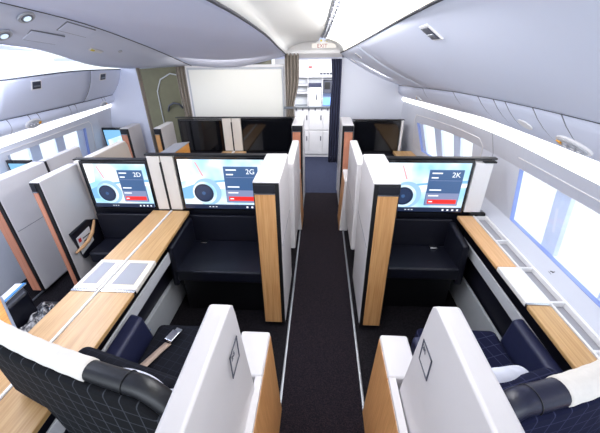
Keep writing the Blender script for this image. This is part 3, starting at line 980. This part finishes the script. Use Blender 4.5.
# --- televisions
def tv(x0, x1, y, z0, z1, label, seat=None, on=True, wside=None, group=None):
    th = thing('television', label, 'television', group)
    box('bezel', x0, x1, y, y + .035, z0, z1, 'gloss_black', th, bevel=.006)
    b = .022
    X0, X1, Z0, Z1 = x0 + b, x1 - b, z0 + .02, z1 - .025
    if not on:
        box('screen', X0, X1, y - .003, y + .005, Z0, Z1, 'dead_screen', th)
        return th
    W, H = X1 - X0, Z1 - Z0
    sc = box('screen', X0, X1, y - .003, y + .005, Z0, Z1, 'screen_pale', th)
    def q(n, u0, u1, w0, w1, m_, k=1):
        return box(n, X0 + W * u0, X0 + W * u1, y - .003 - .0012 * k, y - .003, Z0 + H * w0, Z0 + H * w1, m_, sc)
    def poly(n, pts, m_, k=1):
        return prism(n, [(X0 + W * a, Z0 + H * c) for a, c in pts], 'y', y - .003 - .0012 * k, y - .003, m_, sc)
    # picture of an aircraft engine against the sky
    poly('picture_sky', [(0, .55), (0, 1), (.16, 1), (.10, .6)], 'screen_white', 1)
    poly('picture_wing', [(0, .42), (.25, .56), (.62, .62), (1, .66), (1, .56), (.6, .52), (.3, .40), (.1, .20), (0, .2)], 'screen_mid', 2)
    poly('picture_wing_light', [(.2, .50), (.55, .57), (1, .60), (1, .52), (.6, .46), (.3, .36)], 'screen_white', 3)
    if (on != 'far'):
        c = (.27, .33)
    def ell(n, cu_, cw, ru, m_, k):
        pts = [(cu_ + ru * H / W * math.cos(a), cw + ru * math.sin(a)) for a in [2 * math.pi * i / 32 for i in range(32)]]
        return poly(n, pts, m_, k)
    ell('picture_engine_cowl', c[0] + .03, c[1] + .02, .28, 'screen_cowl', 4)
    ell('picture_engine_rim', c[0], c[1], .235, 'screen_pale', 5)
    ell('picture_engine_intake', c[0] - .01, c[1], .19, 'screen_dark', 6)
    ell('picture_engine_fan', c[0] - .012, c[1], .15, 'screen_fan', 7)
    ell('picture_engine_hub', c[0] - .012, c[1], .035, 'screen_card', 8)
    poly('picture_tail', [(.20, .95), (.215, .95), (.285, .68), (.265, .68)], 'screen_pink', 3)
    q('task_bar', 0, 1, 0, .085, 'screen_dark', 9)
    for i, u in enumerate((.30, .34, .38)): q('bar_icon', u, u + .02, .035, .05, 'screen_text', 10)
    for i, u in enumerate((.78, .84, .90, .96)): q('bar_icon', u - .02, u + .003, .025, .06, 'screen_text', 10)
    card = q('menu_card', .53, .93, .14, .87, 'screen_card', 9)
    q('menu_lower', .535, .925, .15, .40, 'screen_card_light', 10)
    rb = q('menu_button', .56, .91, .18, .27, 'screen_red', 11)
    def lab(n, s, u, w_, size, m_='screen_text'):
        text(n, s, (X0 + W * u, y - .0185, Z0 + H * w_), (1, 0, 0), (0, 0, 1), size * H, m_, sc, .0004)
    for (u0, u1, w0) in ((.56, .68, .80), (.56, .64, .71), (.56, .70, .46), (.56, .68, .34)):
        q('menu_line', u0, u1, w0, w0 + .022, 'screen_text', 12)
    q('menu_rule', .55, .92, .66, .664, 'screen_card_light', 12)
    q('button_mark', .575, .62, .215, .235, 'screen_text', 13)
    if seat: lab('seat_number', seat, .79, .735, .14)
    return th


SN = 'lit seat screens'
tv(.50, 1.205, 2.42, .75, 1.215, 'lit screen with engine picture, right of the aisle', '2K', group=SN)
tv(-1.185, -.43, 2.42, .745, 1.23, 'lit screen with engine picture, just left of the aisle', '2G', group=SN)
tv(-2.00, -1.425, 2.42, .745, 1.185, 'lit screen with engine picture, left-hand of the centre pair', '2D', group=SN)
tv(-1.95, -1.35, 4.36, .69, 1.128, 'switched off dark screen, left one of the far centre pair', None, False, group='dark screens in the front row')
tv(-1.085, -.37, 4.36, .70, 1.15, 'switched off dark screen, right one of the far centre pair', None, False, group='dark screens in the front row')
tv(.46, 1.06, 4.30, .72, 1.13, 'switched off dark screen in the far right suite', None, False, group='dark screens in the front row')


def side_tv(x0, x1, y, z0, z1, lb):
    th = thing('television', lb, 'television', 'lit screens by the left windows')
    box('bezel', x0, x1, y, y + .03, z0, z1, 'gloss_black', th, bevel=.005)
    s = box('screen', x0 + .02, x1 - .02, y - .003, y + .004, z0 + .02, z1 - .03, 'screen_mid', th)
    prism('picture_cloud', [(x0 + .05, z1 - .16), (x1 - .04, z1 - .10), (x1 - .04, z1 - .2), (x0 + .05, z1 - .28)], 'y', y - .005, y - .003, 'screen_pale', s)


side_tv(-2.88, -2.64, 2.62, .75, 1.115, 'blue lit screen in the leftmost suite by the window')
side_tv(-2.92, -2.63, 4.10, .70, 1.08, 'blue lit screen in the far left suite')


# --- suite front walls: rail above TV, wall behind TV, white end panel, bench
def front_wall(x0, x1, y, zt, label, z0=.0, th=.045, group='suite front walls'):
    t = thing('suite_divider', label, 'divider wall', group)
    box('divider_body', x0, x1, y + .044, y + .044 + th, z0, zt - .03, 'navy_dark', t)
    box('top_rail', x0 - .005, x1 + .005, y - .004, y + .045, zt - .008, zt + .004, 'black', t, bevel=.003)
    return t


front_wall(-1.425, -.43, 2.42, 1.242, 'dividing wall with dark top rail behind the screen just left of the aisle')
front_wall(-2.05, -1.436, 2.42, 1.197, 'dividing wall with dark top rail behind the left-hand centre screen')
fwR = front_wall(.515, 1.36, 2.42, 1.227, 'dividing wall with dark top rail behind the right screen')
front_wall(-1.99, -.36, 4.36, 1.162, 'front row centre dividing wall behind the dark screens')
front_wall(.43, 1.10, 4.30, 1.142, 'front row right dividing wall behind the dark screen')


def upright(x0, x1, y, z0, z1, label, slot=True, group='cream uprights beside the screens'):
    t = thing('screen_upright', label, 'panel', group)
    if slot:
        xm = (x0 + x1) / 2
        box('cream_panel', x0, xm - .005, y - .006, y + .042, z0, z1, 'cream', t, bevel=.004)
        box('cream_panel', xm + .005, x1, y - .006, y + .042, z0, z1, 'cream', t, bevel=.004)
        box('slot', xm - .011, xm + .009, y - .0075, y + .02, z0 + .0, z1 - .05, 'black', t)
    else:
        box('cream_panel', x0, x1, y - .006, y + .042, z0, z1, 'white', t, bevel=.006)
    return t


upright(-1.415, -1.195, 2.42, .745, 1.228, 'cream slotted upright between the two lit centre screens')
upright(-1.345, -1.09, 4.36, .70, 1.15, 'far cream slotted upright between the two dark screens')
t = upright(1.212, 1.345, 2.42, .765, 1.195, 'white panel between the right screen and the window wall', slot=False)
box('lower_bracket', 1.262, 1.385, 2.40, 2.43, .742, .762, 'black', t)
box('upper_bracket', 1.27, 1.36, 2.405, 2.45, 1.195, 1.207, 'black', t)
upright(1.07, 1.10, 4.30, .72, 1.14, 'narrow white panel between the far right dark screen and the wall', slot=False)


# --- ottoman benches under the screens
def bench(x0, x1, yf, yb, label, cushion=None, group='navy ottoman seats under the screens', zt=.70, clip=None):
    t = thing('ottoman_bench', label, 'bench', group)
    box('back_panel', x0, x1, yb - .03, yb, .0, zt, 'navy_dark', t, bevel=.006)
    box('seat_pad', x0 + .01, x1 - .01, yf, yb - .03, .34, .45, 'navy', t, bevel=.02, seg=3)
    box('seat_base', x0 + .03, x1 - .03, yf + .06, yb - .03, 0, .34, 'black', t)
    box('pad_front_trim', x0 + .01, x1 - .01, yf - .006, yf + .006, .40, .408, 'steel', t) if False else None
    if cushion:
        cx0, cx1 = cushion
        hexa('side_wing', [(cx0, yf - .01, .30), (cx1, yf - .01, .30), (cx1, yb - .03, .30), (cx0, yb - .03, .30),
                           (cx0, yf + .02, .655), (cx1, yf + .02, .655), (cx1, yb - .03, .69), (cx0, yb - .03, .69)], 'navy', t, bevel=.018, seg=3)
    if clip:
        b = box('buckle', clip - .035, clip + .025, yb - .10, yb - .06, .45, .464, 'chrome', t, bevel=.004)
    return t


bench(.50, 1.13, 2.04, 2.42, 'navy ottoman bench beneath the right screen', (1.10, 1.155), clip=1.0)
bench(-1.14, -.42, 1.93, 2.42, 'navy ottoman bench beneath the screen just left of the aisle', (-1.165, -1.115), clip=-1.02)
bench(-2.0, -1.44, 2.14, 2.42, 'navy ottoman bench beneath the left-hand centre screen', None)
# literature pocket on the inner face of the left partition
t = thing('literature_pocket', 'black literature pocket on the left partition', 'pocket')
prism('pocket_back', [(2.10, .66), (2.32, .68), (2.44, .62), (2.44, .38), (2.15, .38)], 'x', -2.062, -2.035, 'navy_dark', t, bevel=.008)
t2 = tag(prism('safety_card', [(2.13, .44), (2.30, .48), (2.30, .62), (2.13, .60)], 'x', -2.034, -2.029, 'paper'), 'white printed card tucked into the black literature pocket', 'card')
box('card_mark', -2.029, -2.0275, 2.14, 2.17, .55, .585, 'red', t2)
box('card_text', -2.029, -2.0275, 2.19, 2.28, .56, .57, 'galley_shade', t2)
box('card_text', -2.029, -2.0275, 2.19, 2.27, .53, .54, 'galley_shade', t2)
tag(tube('tan_strap', [(-2.02, 2.06, .50), (-2.005, 2.12, .515), (-2.0, 2.2, .53), (-2.0, 2.28, .575), (-2.005, 2.33, .625), (-2.01, 2.36, .655)], [.010, .014, .017, .015, .012, .008], 'tan'),
    'twisted tan strap lying across the literature pocket', 'strap')


# --- consoles
# centre console between seats D and G
t = thing('side_console', 'long centre console of two wood tops with a white spine', 'console', 'side consoles with wood tops')
YC0, YC1 = .45, 2.40
def taper(y): return lerp(-1.135, -1.05, max(0, min(1, (2.4 - y) / 1.45)))   # right edge
def plate(n, y0, y1, xa, xb, z0, z1, m_, par, bev=.004):
    """xa, xb functions of y"""
    return hexa(n, [(xa(y0), y0, z0), (xb(y0), y0, z0), (xb(y1), y1, z0), (xa(y1), y1, z0),
                    (xa(y0), y0, z1), (xb(y0), y0, z1), (xb(y1), y1, z1), (xa(y1), y1, z1)], m_, par, bev)
K = lambda c: (lambda y: c)
plate('console_core', YC0, YC1, K(-1.42), lambda y: -1.235, .03, .70, 'navy_dark', t)
plate('white_spine', YC0, YC1, K(-1.301), K(-1.287), .73, .748, 'white', t, .003)
for (a, b) in ((YC0, 1.352), (1.668, YC1)):
    plate('wood_top', a, b, K(-1.462), K(-1.303), .715, .742, 'wood_y', t)
    plate('wood_top', a, b, K(-1.285), taper, .715, .742, 'wood_y', t)
for nm, xa, xb in (('light_panel', K(-1.465), K(-1.309)), ('light_panel', K(-1.279), lambda y: taper(y) + .004)):
    pnl = plate(nm, 1.375, 1.664, xa, xb, .715, .745, 'cream', t)
    plate('lit_border', 1.40, 1.645, lambda y: xa(y) + .022, lambda y: xb(y) - .022, .745, .7462, 'tray_light', pnl, 0)
    plate('panel_mat', 1.415, 1.63, lambda y: xa(y) + .033, lambda y: xb(y) - .033, .7462, .7475, 'tray_grey', pnl, 0)
    hg = plate('metal_hinge', 1.354, 1.373, xa, xb, .72, .744, 'chrome', t, .003)
plate('side_apron', YC0, 2.3, lambda y: taper(y) - .05, lambda y: taper(y) - .036, .52, .612, 'grey_white', t, .006)
ln = plate('base_plinth', .9, 2.42, lambda y: -1.24, lambda y: -1.205, 0, .27, 'plank_grey', t, .006)
box('side_mark', -1.172, -1.166, 1.56, 1.62, .56, .572, 'blue_paper', t)
box('plinth_mark', -1.205, -1.2035, 1.50, 1.56, .2, .21, 'blue_paper', t)

# right console
t = thing('side_console', 'window side console with wood top and white trays, at right', 'console', 'side consoles with wood tops')
xw = lambda y: pr('con', y).x - .004
XE = lambda y: 1.158 - .008 * max(0, 2.4 - y)
plate('console_core', -.3, 2.40, lambda y: XE(y) + .10, lambda y: xw(y) - .03, .03, .70, 'navy_dark', t)
for (a, b, mm) in ((-.3, 1.36, 'wood_y'), (1.705, 2.40, 'wood_edge')):
    plate('wood_top', a, b, XE, lambda y: XE(y) + .125, .712, .742, mm, t, .008)
pn = plate('light_panel', 1.375, 1.70, XE, lambda y: XE(y) + .13, .712, .745, 'white', t, .006)
plate('metal_hinge', 1.36, 1.374, XE, lambda y: XE(y) + .12, .72, .744, 'chrome', t, .002)
# tray compartments: floor + dividers
plate('tray_floor', -.3, 2.40, lambda y: XE(y) + .125, xw, .700, .712, 'tray_grey', t)
plate('tray_rim', -.3, 2.40, lambda y: XE(y) + .128, lambda y: XE(y) + .142, .712, .744, 'white', t, .003)
plate('tray_rim', -.3, 2.40, lambda y: xw(y) - .02, xw, .712, .744, 'white', t, .003)
for y in (1.07, 1.39, 1.70, 2.02, 2.385):
    plate('tray_divider', y - .007, y + .007, lambda q: XE(q) + .13, xw, .712, .742, 'white', t, .002)
plate('side_apron', -.3, 2.3, lambda y: XE(y) + .036, lambda y: XE(y) + .05, .515, .602, 'grey_white', t, .006)
plate('base_plinth', 1.2, 2.40, lambda y: 1.215, lambda y: 1.235, 0, .28, 'plank_grey', t, .006)
box('side_mark', 1.183, 1.187, 1.37, 1.43, .55, .562, 'blue_paper', t)
box('plinth_mark', 1.213, 1.215, 1.60, 1.66, .12, .13, 'blue_paper', t)

# far row consoles
t = thing('side_console', 'far centre console, its wood end showing below the dark screens', 'console', 'side consoles with wood tops')
box('console_core', -1.32, -1.12, 2.6, 4.3, .03, .66, 'white', t)
box('wood_top', -1.38, -1.24, 2.6, 4.34, .67, .70, 'wood_y', t, bevel=.004)
box('wood_top', -1.20, -1.04, 2.6, 4.34, .67, .70, 'wood_y', t, bevel=.004)
box('white_spine', -1.235, -1.205, 2.6, 4.34, .67, .705, 'white', t, bevel=.003)
t = thing('side_console', 'far window side console with a wood top, right of the far dark screen', 'console', 'side consoles with wood tops')
plate('wood_top', 2.6, 4.28, K(1.0), lambda y: pr('con', y).x - .012, .70, .735, 'wood_y', t)
plate('console_core', 2.6, 4.28, K(1.04), lambda y: pr('con', y).x - .02, .03, .69, 'white', t)
# small wood-sided ledge showing above the rail between the rows
t = thing('wood_box', 'wood faced storage box with grey top seen above the centre rail', 'storage box')
hexa('box_body', [(-1.66, 3.0, 0), (-1.50, 3.1, 0), (-1.50, 3.5, 0), (-1.66, 3.5, 0), (-1.66, 3.0, 1.03), (-1.50, 3.1, 1.05), (-1.50, 3.5, 1.05), (-1.66, 3.5, 1.03)], 'wood_orange', t, bevel=.004)
hexa('box_top', [(-1.67, 2.98, 1.032), (-1.49, 3.09, 1.052), (-1.49, 3.5, 1.052), (-1.67, 3.5, 1.032), (-1.67, 2.98, 1.04), (-1.49, 3.09, 1.06), (-1.49, 3.5, 1.06), (-1.67, 3.5, 1.04)], 'tray_grey', t)
# console of the leftmost seats (wood flap with grey edge at the left frame edge)
t = thing('folding_table', 'orange wood folding table with a grey edge at the left frame edge', 'table')
TX = 0
tt_ = [(-1.98, .72), (-1.35, .912), (-1.745, 1.214), (-2.3, 1.06)]
hexa('table_top', [(a, b, .778) for a, b in tt_] + [(a, b, .80) for a, b in tt_], 'wood_orange', t, bevel=.003)
te_ = [(-1.35, .912), (-1.341, .918), (-1.739, 1.222), (-1.745, 1.214)]
hexa('metal_edge', [(a, b, .782) for a, b in te_] + [(a, b, .803) for a, b in te_], 'steel', t)
box('table_leg', -1.80, -1.75, .78, .82, .0, .78, 'galley_shade', t, bevel=.01)


# --- seats
def pad(name, x0, x1, y0, y1, z0, z1, m_, parent, bev=.04):
    return box(name, x0, x1, y0, y1, z0, z1, m_, parent, bev, seg=5)


def seat(label, loc, rz, L, mir, plaidm, leather, cap_z, cush, u0, group='reclining seats in the foreground'):
    """local x along the back's width (0 = aisle end, positive = towards console * mir)"""
    t = thing('airline_seat', label, 'seat', group, loc=loc, rz=rz)
    s = mir
    def X(a, b): return (min(a * s, b * s), max(a * s, b * s))
    # back: curved thick pad, sampled
    rows_f = []
    n = 24
    def bottom(u):
        return .38 if u < .60 else lerp(.38, cap_z - .37, min(1, (u - .60) / .15))
    def _unused(u):   # lower edge of the back shell lifts towards the console
        return .38 if u < .5 else lerp(.38, cap_z - .22, min(1, (u - .5) / .4) ** .7)
    def drop(u):     # top edge drops and rounds at the aisle end
        return cap_z - .052 - (.13 * (1 - u / .16) ** 1.6 if u < .16 else 0)
    v = []; f = []
    for i in range(n + 1):
        u = i / n; x = u * L * s
        zt, zb_ = drop(u), bottom(u)
        cur = .02 * (2 * u - 1) ** 2
        for k in range(7):
            q = k / 6; z = lerp(zb_, zt, q)
            v.append((x, -.045 + cur + .02 * (cap_z - z), z))
        for k in range(7):
            q = 1 - k / 6; z = lerp(zb_, zt, q)
            v.append((x, .045 + cur + .02 * (cap_z - z), z))
    m2 = 14
    for i in range(n):
        for k in range(m2):
            k2 = (k + 1) % m2; f.append((i * m2 + k, i * m2 + k2, (i + 1) * m2 + k2, (i + 1) * m2 + k))
    f.append(tuple(range(m2))); f.append(tuple(n * m2 + k for k in range(m2)))
    mk('seat_back', v, f, plaidm, t, bevel=.015, seg=3)
    # rolled leather top following the edge
    pts = []; rad = []
    for i in range(n * 2 + 1):
        u = i / (n * 2)
        cur = .02 * (2 * u - 1) ** 2
        pts.append((u * L * s, cur + .005, drop(u) + .012)); rad.append(lerp(.0345, .028, u) if s < 0 else .040)
    c = tube('headrest_roll', pts, rad, leather, t, res=18)
    # seam on the leather roll
    ring = []
    i0 = int(.22 * n * 2); u = i0 / (n * 2); cur = .02 * (2 * u - 1) ** 2
    for k in range(25):
        a = 2 * math.pi * k / 24; ring.append((u * L * s, cur + .005 + (.035 if s < 0 else .041) * math.cos(a), drop(u) + .012 + (.035 if s < 0 else .041) * math.sin(a)))
    tube('stitched_seam', ring, .0018, 'black', c, res=5)
    # white headrest cover
    pts = []; u1 = .99 if s < 0 else .97
    for i in range(25):
        u = lerp(u0, u1, i / 24); cur = .02 * (2 * u - 1) ** 2
        pts.append((u * L * s, cur + .005, drop(u) + .0125))
    rr_ = [(lerp(.0355, .031, i / 24) if s < 0 else .0425) + .0008 * math.sin(i * 1.7) for i in range(25)]
    tube('headrest_cover', pts, rr_, 'cloth_white', t, res=20)
    # seat cushion, base
    wx0, wx1, wy0, wy1 = cush
    inv = (Matrix.Translation(Vector(loc)) @ Matrix.Rotation(rz, 4, 'Z')).inverted()
    def wbox(nm, a0, a1, b0, b1, z0, z1, m_, bv):
        v = [(a0, b0, z0), (a1, b0, z0), (a1, b1, z0), (a0, b1, z0), (a0, b0, z1), (a1, b0, z1), (a1, b1, z1), (a0, b1, z1)]
        return hexa(nm, [inv @ Vector(q) for q in v], m_, t, bv, 4)
    pm_ = 'plaid_small' if plaidm == 'plaid_black' else 'plaid_navy'
    wbox('seat_cushion', wx0, wx1, wy0, wy1, .38, .50, pm_, .035)
    wbox('seat_base', wx0 + .03, wx1 - .03, wy0, wy1 - .08, 0, .38, 'black', .01)
    x0, x1 = X(.12, L * .7)
    pad('lumbar_pad', x0, x1, .08, .16, .46, cap_z - .18, 'plaid_small' if plaidm == 'plaid_black' else 'plaid_navy', t, .035)
    return t


# seat just left of the aisle
sL = seat('dark plaid seat with white headrest cover, left of the aisle', (-.405, .52, 0), R(-15.5), .86, -1, 'plaid_black', 'leather_black', 1.135, (-.98, -.56, .74, 1.36), .38)
sR = seat('navy plaid seat with white headrest cover, right of the aisle', (.50, .54, 0), R(19), .66, 1, 'plaid_navy', 'leather_navy', 1.125, (.60, 1.07, .84, 1.41), .36)

# console-side armrests
tag(hexa('console_armrest', [(-1.09, .98, .30), (-1.0, .96, .30), (-.99, 1.33, .30), (-1.10, 1.36, .30),
                             (-1.09, .98, .63), (-1.0, .96, .63), (-1.01, 1.28, .63), (-1.10, 1.31, .63)], 'navy_side', bevel=.022, seg=4),
    'navy armrest beside the centre console', 'armrest')
tag(hexa('console_armrest', [(1.085, .75, .30), (1.175, .75, .30), (1.175, 1.40, .30), (1.075, 1.38, .30),
                             (1.095, .75, .655), (1.17, .75, .655), (1.155, 1.36, .655), (1.085, 1.34, .655)], 'navy_side', bevel=.022, seg=4),
    'navy armrest beside the window console', 'armrest')
# bedding on the right seat
rows = []
for i in range(13):
    row = []
    for j in range(13):
        u, v_ = i / 12, j / 12
        z = .91 + .045 * math.sin(u * math.pi) + .045 * math.sin(v_ * math.pi) + .008 * math.sin(9 * u + 5 * v_) - .06
        row.append((.53 + .28 * u, .67 + .10 * v_ + .10 * u, z - .02))
    rows.append(row)
o = grid('pillow', rows, 'blanket', solid=.05, subd=1)
tag(o, 'pale grey patterned pillow against the right seat back', 'pillow')
rows = [[(-.47 - .34 * u, .60 + .02 * v_ + .09 * u + .05 * v_, .885 + .035 * math.sin(u * math.pi) + .03 * math.sin(v_ * math.pi)) for v_ in [j / 8 for j in range(9)]] for u in [i / 12 for i in range(13)]]
o = grid('pillow', rows, 'blanket', solid=.045, subd=1)
tag(o, 'light grey pillow edge showing in front of the left seat back', 'pillow')
# seat belt on left seat
t = thing('seat_belt', 'beige seat belt with chrome buckle lying on the left seat', 'seat belt')
grid('strap', [[(-.965, .98, .56), (-.92, .965, .56)], [(-.935, 1.04, .525), (-.89, 1.03, .525)], [(-.90, 1.13, .515), (-.86, 1.12, .515)], [(-.865, 1.20, .515), (-.825, 1.19, .515)]], 'belt', t, solid=.004)
slab3('buckle', (-.835, 1.235, .527), (.35, .93, .05), (-.93, .35, 0), (0, 0, 1), .075, .055, .02, 'chrome', t, bevel=.006)
slab3('buckle_tongue', (-.82, 1.28, .524), (.35, .93, .05), (-.93, .35, 0), (0, 0, 1), .03, .04, .006, 'steel', t, bevel=.002)

# left seat D: armrest box with pamphlet, plastic bag
tag(hexa('console_armrest', [(-2.02, 1.27, .25), (-1.90, 1.27, .25), (-1.91, 1.49, .25), (-2.05, 1.57, .25),
                             (-2.02, 1.27, .60), (-1.90, 1.27, .60), (-1.91, 1.49, .60), (-2.05, 1.57, .60)], 'navy', bevel=.02, seg=3),
    'dark armrest block under a white and blue leaflet, at left', 'armrest')
t = thing('leaflet', 'white and blue leaflet lying on the left armrest block', 'leaflet')
slab3('leaflet_sheet', (-1.995, 1.43, .605), (-.12, 1, 0), (1, .12, 0), (0, 0, 1), .24, .07, .006, 'paper', t)
slab3('leaflet_band', (-1.97, 1.435, .610), (-.12, 1, 0), (1, .12, 0), (0, 0, 1), .24, .02, .004, 'blue_paper', t)
tag(pad('seat_cushion', -2.0, -1.50, .86, 1.62, .30, .40, 'navy_dark', None, .03), 'dark seat cushion under the plastic wrapped blanket', 'seat')
Q4 = [Vector((-1.88, 1.25, 0)), Vector((-1.70, 1.26, 0)), Vector((-1.765, 1.53, 0)), Vector((-1.89, 1.57, 0))]
rows = []
for i in range(31):
    row = []
    for j in range(31):
        u, v_ = i / 30, j / 30
        e = min(u, 1 - u, v_, 1 - v_)
        z = .415 + .05 * min(1, e * 6) + .016 * math.sin(13 * u + 7 * v_) * math.sin(11 * v_ - 5 * u) * min(1, e * 8) + .006 * math.sin(31 * u + 17 * v_)
        b0 = Q4[0].lerp(Q4[1], u); b1 = Q4[3].lerp(Q4[2], u); p = b0.lerp(b1, v_)
        row.append((p.x, p.y, z))
    rows.append(row)
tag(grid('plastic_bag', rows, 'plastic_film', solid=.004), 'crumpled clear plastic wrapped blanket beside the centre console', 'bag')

# marks on the sidewall under the near right window
y0 = 1.62
pA = pr('con', y0); pB = pr('wbot', y0)
uu = (pr('wbot', y0 + .1) - pr('wbot', y0 - .1)).normalized() * -1
vv = (pB - pA).normalized()
pm = lerp(pA, pB, .55)
th = thing('wall_marking', 'tiny dark mark with a faint caption on the sidewall under the near window', 'marking')
nn_ = uu.cross(vv); nn_ = -nn_ if nn_.x > 0 else nn_
slab3('mark_wing', pm + nn_ * .002, uu + vv * .5, vv - uu * .5, nn_, .022, .006, .002, 'dark_seam', th)
slab3('mark_wing', pm + nn_ * .002 + uu * .008 + vv * .004, vv, uu, nn_, .014, .005, .002, 'dark_seam', th)
slab3('mark_caption', pm + nn_ * .002 - vv * .014, uu, vv, nn_, .026, .003, .002, 'seam', th)
